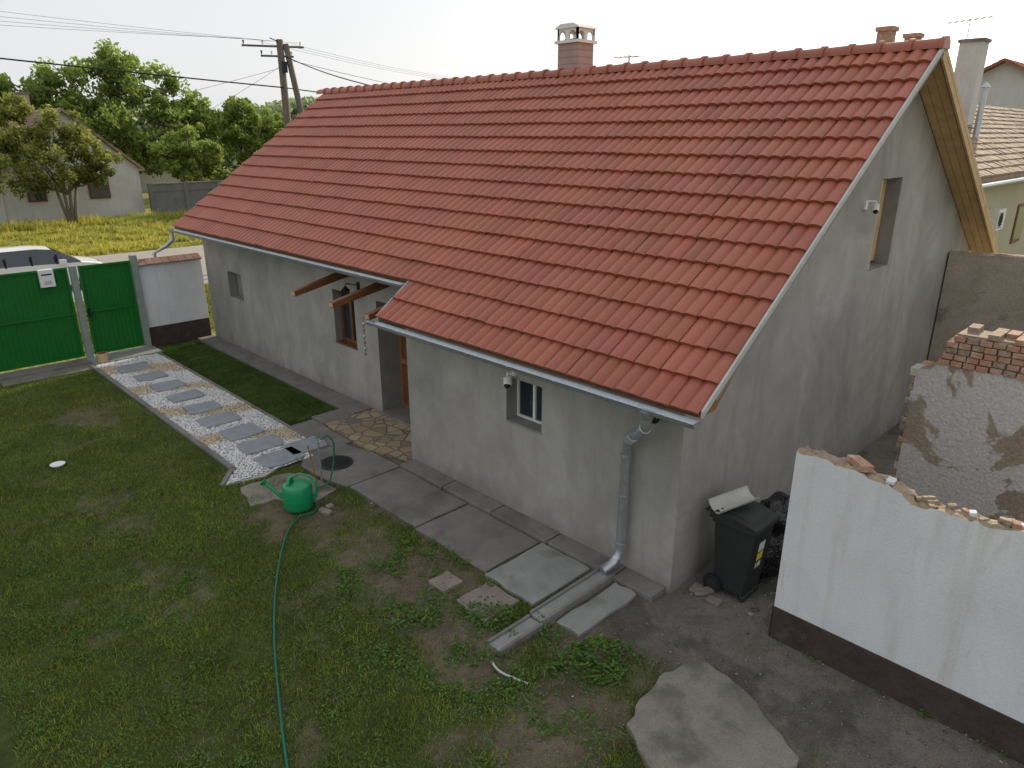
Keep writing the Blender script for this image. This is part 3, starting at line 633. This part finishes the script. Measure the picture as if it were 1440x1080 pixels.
b.prismX([(cy-.31,.948),(cy-.30,.985),(cy-.05,1.04),(cy+.2,1.05),(cy+.27,1.01),(cy+.27,.948)],cx-.265,cx+.265,'bin')
b.prismX([(cy-.22,1.0),(cy-.05,1.052),(cy+.18,1.062),(cy+.18,1.04),(cy-.05,1.03),(cy-.22,.99)],cx-.19,cx+.19,'bin')
b.tube([(cx-.22,cy+.27,1.0),(cx-.22,cy+.34,1.0),(cx+.22,cy+.34,1.0),(cx+.22,cy+.27,1.0)],.014,'bin',8); child(b,BN)
b=B('wheels',smooth=True)
for s in (-1,1): b.tube([(cx+s*.20,cy+.17,.11),(cx+s*.25,cy+.17,.11)],.11,'tyre',20); b.tube([(cx+s*.249,cy+.17,.11),(cx+s*.256,cy+.17,.11)],.06,'bin',14)
b.tube([(cx-.2,cy+.17,.11),(cx+.2,cy+.17,.11)],.012,'blackmetal'); child(b,BN)
b=B('labels')
def lab(x0,x1,z0,z1,m):
    f_=lambda z:cy-.19-(z-.06)/.86*.08-.004
    b.add([(x0,f_(z0),z0),(x1,f_(z0),z0),(x1,f_(z1),z1),(x0,f_(z1),z1)],[(0,1,2,3)],m)
lab(cx-.06,cx+.08,.62,.74,'whiteplastic'); lab(cx-.06,cx+.08,.50,.60,'yellow'); lab(cx-.05,cx-.02,.40,.47,'whiteplastic'); lab(cx+.0,cx+.07,.40,.47,'whiteplastic'); child(b,BN)
b=B('metal_gutter_offcut',smooth=True); n=12; pr=[(.12*math.cos(math.pi*k/n),.09*math.sin(math.pi*k/n)) for k in range(n+1)]
mt=Matrix.Translation((cx-.07,cy+.10,1.17))@Matrix.Rotation(math.radians(-28),4,'Z')@Matrix.Rotation(math.radians(-12),4,'Y')@Matrix.Rotation(math.radians(8),4,'X')
pp=[(a,-c_) for a,c_ in pr]+[(a*.97,-c_*.96+.004) for a,c_ in pr[::-1]]
b.prism(pp,-.25,.25,'trim',lambda a,c_,d:tuple(mt@Vector((d,a,c_)))); b.done()
def blob(name,c,r,sc_,m,seed):
    b=B(name,smooth='all'); random.seed(seed); b.sphere(c,r,m,22,14,sc_); o=b.done()
    for v in o.data.vertices:
        d=Vector(v.co)-Vector(c); k=1+.12*math.sin(d.x*21+seed)*math.sin(d.y*17)+.07*math.sin(d.z*30+d.x*25); v.co=Vector(c)+d*k; v.co.z=max(v.co.z,.01)
    return o
blob('rubbish_bag',(7.32,3.15,.36),.36,(1,.85,1),'bag',3); blob('rubbish_bag',(7.38,3.05,.80),.27,(1,.9,.9),'bag',5)
b=B('loose_bricks',bevel=.006)
for k in range(4): brickat(b,6.38+random.uniform(-.10,.1),3.3+random.uniform(-.15,.25),.025,random.uniform(0,3),random.uniform(-.1,.1),'paver',(.08,.05,.02))
for k in range(16): brickat(b,random.uniform(7.8,9.3),random.uniform(2.3,3.5),.03,random.uniform(0,3),random.uniform(-.3,.3),random.choice(['brick','adobecore','paver']))
for k in range(4): brickat(b,4.25+random.uniform(-.1,.3),8.1+random.uniform(-.1,.1),.025,random.uniform(0,3),random.uniform(-.3,.3),'paver',(.05,.04,.03))
b.done()
b=B('white_bowl',smooth=True); b.tube([(2.0,12.4,.0),(2.0,12.4,.05),(2.0,12.4,.052),(2.0,12.4,.02)],[.07,.11,.10,.06],'whiteplastic',20); b.done()
# ------------------------------------------------------------------ watering can
WC=empty('watering_can',(4.05,8.5,0))
b=B('can_body',smooth=True); x,y=4.08,8.48; K=1.25
prof=[(.15,.03),(.165,.06),(.165,.28),(.15,.31),(.10,.325)]
b.tube([(x,y,z*K) for r,z in prof],[r*K for r,z in prof],'canplastic',24); b.tube([(x,y,.17),(x,y,.19)],.169*K,'canplastic',24)
dv=Vector((-.68,.73,0))
P0=Vector((x,y,0)); sp=lambda d,z:tuple(P0+dv*d*K+Vector((0,0,z*K)))
b.tube([sp(.13,.10),sp(.24,.20),sp(.36,.31)],[.034,.026,.02],'canplastic',12); b.tube([sp(.355,.30),sp(.39,.335)],[.022,.06],'canplastic',16)
b.tube([sp(.10,.31),sp(.06,.39),sp(-.04,.44),sp(-.16,.41),sp(-.23,.30),sp(-.20,.16),sp(-.16,.12)],.018,'canplastic',10)
b.tube([sp(.09,.32),sp(.06,.32)],.10,'canplastic',16)
child(b,WC)
def smooth_pts(P,n=10):
    P=[Vector(p) for p in P]; out=[]; Q=[P[0]]+P+[P[-1]]
    for i in range(1,len(Q)-2):
        a,b_,c_,d=Q[i-1:i+3]
        for k in range(n):
            t=k/n; out.append(.5*((2*b_)+(c_-a)*t+(2*a-5*b_+4*c_-d)*t*t+(3*b_-a-3*c_+d)*t**3))
    out.append(P[-1]); return out
HZ=.03
b=B('garden_hose',smooth='all')
b.tube(smooth_pts([(4.75,8.93,.72),(4.82,8.86,.78),(4.88,8.8,.66),(4.84,8.78,.35),(4.7,8.72,.10),(4.55,8.75,HZ+.03),(4.37,8.58,HZ+.02),(4.2,8.22,HZ),(3.90,8.20,HZ),(3.5,7.8,HZ),(2.95,6.95,HZ),(2.5,6.1,HZ),(2.12,5.25,HZ),(1.85,4.6,HZ),(1.5,3.7,HZ),(1.2,2.9,HZ)]),.013,'hose',8); b.done()
b=B('standpipe_tap',smooth=True); b.tube([(4.72,8.96,0),(4.72,8.96,.7)],.016,'galv',8); b.tube([(4.72,8.96,.68),(4.76,8.92,.70)],.014,'galv',8); b.tube([(4.72,8.96,.7),(4.72,8.96,.75)],.01,'galv',6); b.tube([(4.68,8.96,.75),(4.76,8.96,.75)],.009,'greenpaint',6)
b.tube([(4.66,9.0,0),(4.6,9.06,.62)],.012,'wood',6); b.done()
b=B('metal_strip_offcut',smooth=True); b.tube(smooth_pts([(3.90,4.28,.03),(3.86,4.1,.035),(3.95,3.82,.02)]),[.012]*21,'trim',6); b.done()
# ------------------------------------------------------------------ trees
def tree(name,base,th,tr,blobs,nl,size,c0,c1,seed,sub=16,trunks=1):
    r_=np.random.default_rng(seed); random.seed(seed); T=empty(name,base)
    bb=B('trunk',smooth='all'); bx,by,bz=base
    for k in range(trunks):
        ox=(k-(trunks-1)/2)*tr*2.2
        bb.tube([(bx+ox*.3,by,bz-.1),(bx+ox,by+.1,bz+th*.5),(bx+ox*1.6,by,bz+th)],[tr*1.2,tr*.9,tr*.7],'bark',8)
    subs=[];rad=[];cv=[]
    for (cx_,cy_,cz_,r) in blobs:
        bb.tube([(bx,by,bz+th*.8),((bx+cx_)/2+r_.uniform(-.3,.3),(by+cy_)/2,(bz+th+cz_)/2),(cx_,cy_,cz_+r*.3)],[tr*.6,tr*.4,tr*.12],'bark',6)
        for k in range(sub):
            v=r_.normal(size=3); v/=np.linalg.norm(v); q=r_.uniform(.35,1.02)*r; p=np.array((cx_,cy_,cz_))+v*q*np.array((1,1,.85)); subs.append(p); rad.append(r*r_.uniform(.16,.34)); cv.append(r_.uniform(.75,1.2)*(.9+.2*v[2]))  # upper clumps tinted lighter: light from above put into the leaf colour
            if k%3==0: bb.tube([(cx_,cy_,cz_),tuple(p)],[tr*.16,tr*.04],'bark',5)
    subs=np.array(subs);rad=np.array(rad);cv=np.array(cv)
    i=r_.integers(0,len(subs),nl); v=r_.normal(size=(nl,3)); v/=np.linalg.norm(v,axis=1)[:,None]; P=subs[i]+v*(rad[i]*r_.random(nl)**.5*1.25)[:,None]
    P[:,2]=np.maximum(P[:,2],base[2]+.1)
    n1=r_.normal(size=(nl,3)); n1/=np.linalg.norm(n1,axis=1)[:,None]; n2=np.cross(n1,r_.normal(size=(nl,3))); n2/=np.linalg.norm(n2,axis=1)[:,None]
    s=size*(.6+.8*r_.random(nl))[:,None]
    V=np.stack([P-n1*s,P+n2*s*.5,P+n1*s,P-n2*s*.5],1)
    t=r_.random(nl)[:,None]; c=1.28*(np.array(c0)*(1-t)+np.array(c1)*t)*cv[i][:,None]*(.85+.2*v[:,2:3])  # leaves on each clump's upper side painted lighter, as if lit from above
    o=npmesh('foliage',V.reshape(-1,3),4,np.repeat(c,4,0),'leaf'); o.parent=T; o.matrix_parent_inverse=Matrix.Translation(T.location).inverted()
    child(bb,T)
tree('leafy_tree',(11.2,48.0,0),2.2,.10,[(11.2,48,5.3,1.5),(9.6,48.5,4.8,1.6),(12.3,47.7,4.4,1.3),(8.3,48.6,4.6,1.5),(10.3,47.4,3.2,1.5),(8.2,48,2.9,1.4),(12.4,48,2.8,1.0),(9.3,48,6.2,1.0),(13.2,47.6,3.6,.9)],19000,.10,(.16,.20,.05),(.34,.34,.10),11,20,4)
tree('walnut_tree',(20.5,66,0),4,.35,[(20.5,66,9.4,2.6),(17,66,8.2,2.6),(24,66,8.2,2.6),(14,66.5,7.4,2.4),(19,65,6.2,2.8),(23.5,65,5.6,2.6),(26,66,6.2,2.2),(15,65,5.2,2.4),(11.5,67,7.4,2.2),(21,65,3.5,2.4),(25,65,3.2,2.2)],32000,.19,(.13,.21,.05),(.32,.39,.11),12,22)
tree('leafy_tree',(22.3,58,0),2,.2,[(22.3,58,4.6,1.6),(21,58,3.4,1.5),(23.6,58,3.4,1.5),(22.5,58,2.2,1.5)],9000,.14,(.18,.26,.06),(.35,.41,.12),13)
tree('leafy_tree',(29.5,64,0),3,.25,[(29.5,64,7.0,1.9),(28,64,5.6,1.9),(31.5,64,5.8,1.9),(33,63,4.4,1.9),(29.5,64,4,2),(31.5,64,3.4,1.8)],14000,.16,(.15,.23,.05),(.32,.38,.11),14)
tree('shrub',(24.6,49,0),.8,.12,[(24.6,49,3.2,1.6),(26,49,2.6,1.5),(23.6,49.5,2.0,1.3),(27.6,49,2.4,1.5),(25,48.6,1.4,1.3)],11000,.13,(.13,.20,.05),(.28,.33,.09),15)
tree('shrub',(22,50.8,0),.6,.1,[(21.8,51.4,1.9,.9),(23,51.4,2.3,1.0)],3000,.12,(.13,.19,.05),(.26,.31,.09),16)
r_=np.random.default_rng(5); nl=70000
u_=r_.random(nl); xx=-60+u_*200; yy=105+r_.normal(0,3,nl)-.15*xx; hh=5.8+3.4*vnoise(xx,yy*0,.13)+1.8*vnoise(xx,yy*0,.5); zz=hh*r_.random(nl)**.6
P=np.stack([xx,yy,zz],-1); n1=r_.normal(size=(nl,3)); n1/=np.linalg.norm(n1,axis=1)[:,None]; n2=np.cross(n1,r_.normal(size=(nl,3))); n2/=np.linalg.norm(n2,axis=1)[:,None]; s=.5
V=np.stack([P-n1*s,P+n2*s*.6,P+n1*s,P-n2*s*.6],1); c=(np.array((.24,.30,.18))+np.array((.13,.13,.06))*r_.random(nl)[:,None])*(.75+.5*vnoise(xx,zz,.6))[:,None]  # pale greens: distance haze mixed into the leaf colour
npmesh('distant_trees',V.reshape(-1,3),4,np.repeat(c,4,0),'leaf')
n=90000; x=rng.uniform(-5,34,n); y=35.2+rng.random(n)*14.5; f=fbm(x,y,.5); f2=fbm(x+30,y,1.4)
hh=(.06+.30*(f2>.55)*rng.random(n)+.35*(y>47)*rng.random(n)); c=np.stack([.28+.24*f,.33+.13*f,.06+.05*f2],-1)*(.65+.65*rng.random(n))[:,None]
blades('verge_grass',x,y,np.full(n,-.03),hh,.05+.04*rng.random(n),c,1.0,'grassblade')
n=26000; x=rng.uniform(-4,12,n); y=19+rng.random(n)*6.3
c=np.stack([.16+.1*rng.random(n),.19+.08*rng.random(n),.05+0*x],-1)
blades('roadside_grass',x,y,np.full(n,-.03),.06+.14*rng.random(n),.02+.03*rng.random(n),c,1.0,'grassblade')
tree('shrub',(6.6,20.6,0),.2,.03,[(6.6,20.6,.6,.5),(7.1,20.9,.9,.45),(6.2,20.9,.5,.4)],2500,.06,(.10,.14,.03),(.20,.24,.06),19,12)
# ------------------------------------------------------------------ background buildings
def gablehouse(name,x0,x1,y0,y1,ez,rz,axis,mw,mr,ov=.4,th=.15):
    E0=empty(name,((x0+x1)/2,(y0+y1)/2,0)); b=B('walls')
    if axis=='y': b.prismY([(x0,-.05),(x1,-.05),(x1,ez),((x0+x1)/2,rz),(x0,ez)],y0,y1,mw)
    else: b.prismX([(y0,-.05),(y1,-.05),(y1,ez),((y0+y1)/2,rz),(y0,ez)],x0,x1,mw)
    child(b,E0); b=B('roof'); 
    a0,a1=(x0,x1) if axis=='y' else (y0,y1); c_=(a0+a1)/2; k=(rz-ez)/(c_-a0)
    lo,hi=(y0,y1) if axis=='y' else (x0,x1)
    f_=b.prismY if axis=='y' else b.prismX
    f_([(a0-ov,ez-k*ov+.02),(c_,rz+.02),(c_,rz+.02+th),(a0-ov,ez-k*ov+.02+th)],lo-ov,hi+ov,mr)
    f_([(c_+.001,rz+.02),(a1+ov,ez-k*ov+.02),(a1+ov,ez-k*ov+.02+th),(c_+.001,rz+.02+th)],lo-ov,hi+ov,mr)
    L_=math.hypot(c_-a0+ov,k*(c_-a0+ov)); n=int(L_/.3)
    for sgn in (-1,1):
        for r in range(n):
            t=r/n; a=(a0-ov)+(c_-a0+ov)*t; z=ez-k*ov+.02+th+k*(a-(a0-ov)); a_=a if sgn<0 else 2*c_-a
            a2_=a+(c_-a0+ov)/n; a2_=a2_ if sgn<0 else 2*c_-a2_; z2=z+k*(c_-a0+ov)/n
            q=lo-ov-.01; w_=.25 if hi-lo<30 else 1
            while q<hi+ov:
                j=random.uniform(0,.02); f_([(a_,z-.01),(a_,z+.045+j),(a2_,z2+.006+j),(a2_,z2-.01)],q,min(q+w_-.02,hi+ov),mr); q+=w_
    child(b,E0); return E0
e=gablehouse('white_cottage',8.6,16.2,51,63,3.0,6.3,'y','bgwall','oldroof',.3)
b=B('cottage_window'); b.box(13.1,14.3,50.93,50.99,1.2,2.6,'wooddk'); 
for x0,x1 in ((13.18,13.66),(13.74,14.22)): b.box(x0,x1,50.915,50.932,1.28,2.52,'glass')
b.box(9.8,10.8,50.93,50.99,1.2,2.6,'wooddk'); b.box(9.9,10.7,50.915,50.932,1.28,2.5,'glass'); child(b,e)
b=B('cottage_chimney'); b.box(11.0,11.6,54,54.6,5.2,7.3,'chimney'); b.box(10.94,11.66,53.94,54.66,7.3,7.42,'concrete'); child(b,e)
b=B('block_fence'); b.box(16.3,30,50.0,50.2,-.05,1.95,'blockwall')
x=16.3
while x<30: b.box(x,x+.25,49.93,50.0,-.05,2.05,'blockwall'); b.box(x+.25,x+2.2,49.965,49.997,1.5,1.6,'blockwall'); x+=2.2
b.box(16.3,30,49.95,50.25,1.952,2.03,'concrete'); b.done()
b=B('boundary_wall'); b.box(-20,8.5,50.9,51.2,-.05,3.0,'bgwall'); b.box(-20,8.5,50.85,51.25,3.0,3.08,'oldroof'); b.done()
e=gablehouse('farm_shed',20,27,72,80,2.6,4.2,'x','bgwall','redroof',.3)
e=gablehouse('tiled_neighbour_house',20.5,43,5.6,12.4,3.95,5.95,'x','yellowwall','oldroof',.35)
b=B('neighbour_details')
b.box(25.2,26.0,5.28,5.58,2.3,2.9,'whiteframe')
for k in range(7): b.box(25.25,25.75,5.27,5.279,2.36+k*.07,2.385+k*.07,'reveal')
b.tube([(25.5,5.265,2.6),(25.5,5.262,2.6)],.2,'dark',18)
b.box(29,30.2,5.56,5.597,1.5,2.8,'wooddk'); b.box(29.1,30.1,5.55,5.562,1.6,2.7,'glass')
b.tube([(20.6,5.15,3.72),(42.9,5.15,3.72)],.07,'galv',8); b.tube([(21.5,5.15,3.66),(21.5,5.15,3.5),(22.3,5.45,3.2),(22.3,5.5,0)],.05,'galv',8); child(b,e)
b=B('brick_chimneys')
def bch(x,y,w_,z0,z1,m='brick'):
    b.box(x-w_/2,x+w_/2,y-w_/2,y+w_/2,z0,z1-.12,m); b.box(x-w_/2-.05,x+w_/2+.05,y-w_/2-.05,y+w_/2+.05,z1-.12,z1,m)
    k=z0
    while k<z1-.15: b.box(x-w_/2-.004,x+w_/2+.004,y-w_/2-.004,y+w_/2+.004,k,k+.015,'adobecore'); k+=.09
bch(24.3,8.94,.40,5,8.0); bch(26.9,9.05,.40,5,8.05); 
b.box(29.1,29.8,7.6,8.3,4.5,7.9,'bgwall'); b.box(29.05,29.85,7.55,8.35,7.9,8.0,'concrete'); b.tube([(27.6,6.9,4.6),(27.6,6.9,6.4)],.09,'galv',10); b.tube([(27.6,6.9,6.4),(27.6,6.9,6.55)],[.15,.02],'galv',10); child(b,e)
b=B('tv_antenna'); b.tube([(32.3,9,5.9),(32.3,9,9.0)],.02,'galv',6); b.tube([(31.9,8.2,8.95),(32.6,9.9,8.95)],.015,'galv',5)
for k in range(8):
    t=k/7; px_,py_=31.9+.7*t,8.2+1.7*t; b.tube([(px_-.25,py_+.1,8.96),(px_+.25,py_-.1,8.96)],.01,'galv',4)
b.tube([(32.3,9,7.6),(32.3,9.6,7.6)],.012,'galv',5); child(b,e)
e=gablehouse('red_roof_house',50,60,7,16.5,6.3,8.8,'x','bgwall','redroof',.5)
# ------------------------------------------------------------------ utility poles + wires
def pole(name,x,y,h,brace=True):
    E0=empty(name,(x,y,0)); b=B('post',smooth='all'); b.tube([(x,y,-.3),(x,y,h)],[.17,.13],'pole',12)
    if brace: b.tube([(x+1.3,y-.6,-.3),(x+.18,y-.12,h-.15)],[.15,.11],'pole',10)
    child(b,E0); b=B('crossarms')
    for z,l in ((h-.25,1.5),(h-.6,.8)):
        mt=Matrix.Translation((x,y,z))@Matrix.Rotation(math.radians(-25),4,'Z')
        b.box(-l*.95,l*.6,-.035,.035,-.035,.035,'pole',mt)
        for k in range(4):
            p=mt@Vector((-l*.9+k*l*.47,0,.05)); b.tube([tuple(p),tuple(p+Vector((0,0,.14)))],[.02,.04],'whiteplastic' if k%2 else 'blackmetal',8)
    b.box(x-.1,x+.1,y-.25,y-.15,h-1.2,h-.8,'blackmetal'); b.tube([(x,y,h-.1),(x-.5,y-.2,h+.0)],.02,'blackmetal',5); child(b,E0); return E0
pole('utility_pole',14.95,28.3,8.5); pole('utility_pole',-22,28.3,8.8,False); pole('utility_pole',48,40,8.5,False)
b=B('power_lines')
def wire(p,q,sag,r):
    p=Vector(p);q=Vector(q); b.tube([p.lerp(q,t/24)-Vector((0,0,sag*4*(t/24)*(1-t/24))) for t in range(25)],r,'blackmetal',5)
wire((14.95,28.2,6.75),(-22,28.2,9.0),.15,.026); wire((14.95,28.2,6.75),(30,26,6.3),.25,.022)
wire((15.1,28.2,7.9),(12.5,17.5,6.15),.12,.018); wire((15.1,28.2,7.8),(48,40,7.2),.6,.010)
for k in range(4): wire((13.6+k*.75,28.5,8.45),(-22+.4*k,28.3+k*.3,8.8+.55*k),.5,.005)
for k in range(3): wire((14.2+k*.7,28.5,8.4),(48,40+k*.3,8.9+.2*k),.8,.005)
wire((14.95,28.2,7.5),(5.0,48,4.6),.3,.007); wire((14.95,28.2,7.6),(16,51.5,4.3),.3,.007)
b.done()
# ------------------------------------------------------------------ car
CX=5.2
CR=empty('parked_car',(CX,28.3,0))
b=B('car_body',smooth=True)
ST=[(-2.12,.70,.70,.78),(-2.02,.98,.99,.84),(-1.72,1.0,1.36,.86),(-1.0,1.0,1.47,.87),(0,.98,1.47,.87),(.45,.96,1.41,.87),(1.22,.94,.98,.87),(1.75,.84,.87,.84),(2.05,.68,.70,.76),(2.12,.45,.48,.68)]
rings=[]
for x,bz,rz_,w_ in ST:
    tall=rz_-bz>.1; wt=w_*.70 if tall else w_*.86
    half=[(w_*.94,.22),(w_,.5 if bz>.6 else .35),(w_*.98,bz),(wt,rz_),(0,rz_+.035)]
    rings.append([(x,-a,z) for a,z in half]+[(x,a,z) for a,z in half[:-1][::-1]])
vs=[(CX+p[0],28.3+p[1],p[2]-.02) for r in rings for p in r]; nr=9
for i in range(len(rings)-1):
    for j in range(nr-1):
        tall0=ST[i][2]-ST[i][1]>.1; tall1=ST[i+1][2]-ST[i+1][1]>.1
        m='carwhite'
        if j in (2,5) and (tall0 or tall1): m='glass'
        if j in (3,4) and (tall0!=tall1): m='glass'
        b.add([vs[i*nr+j],vs[(i+1)*nr+j],vs[(i+1)*nr+j+1],vs[i*nr+j+1]],[(0,1,2,3)],m)
b.add([vs[k] for k in range(nr)],[tuple(range(nr))],'carwhite'); b.add([vs[-nr+k] for k in range(nr)],[tuple(range(nr))],'carwhite')
child(b,CR); b=B('car_trim')
for px_ in (-1.3,1.35):
    for s in (-1,1): b.tube([(CX+px_,28.3+s*.72,.31),(CX+px_,28.3+s*.89,.31)],.31,'tyre',20); b.tube([(CX+px_,28.3+s*.889,.31),(CX+px_,28.3+s*.9,.31)],.19,'galv',14)
for s in (-1,1):
    b.box(CX+.55,CX+.75,28.3+s*.98-.08,28.3+s*.98+.08,.95,1.08,'carwhite'); b.box(CX+1.85,CX+2.12,28.3+s*.62-.1,28.3+s*.62+.1,.58,.70,'glass')
    for k in range(3): b.box(CX-.95+k*.72,CX-.90+k*.72,28.3+s*.80-.06,28.3+s*.80+.04,.95,1.25,'blackmetal')
child(b,CR)
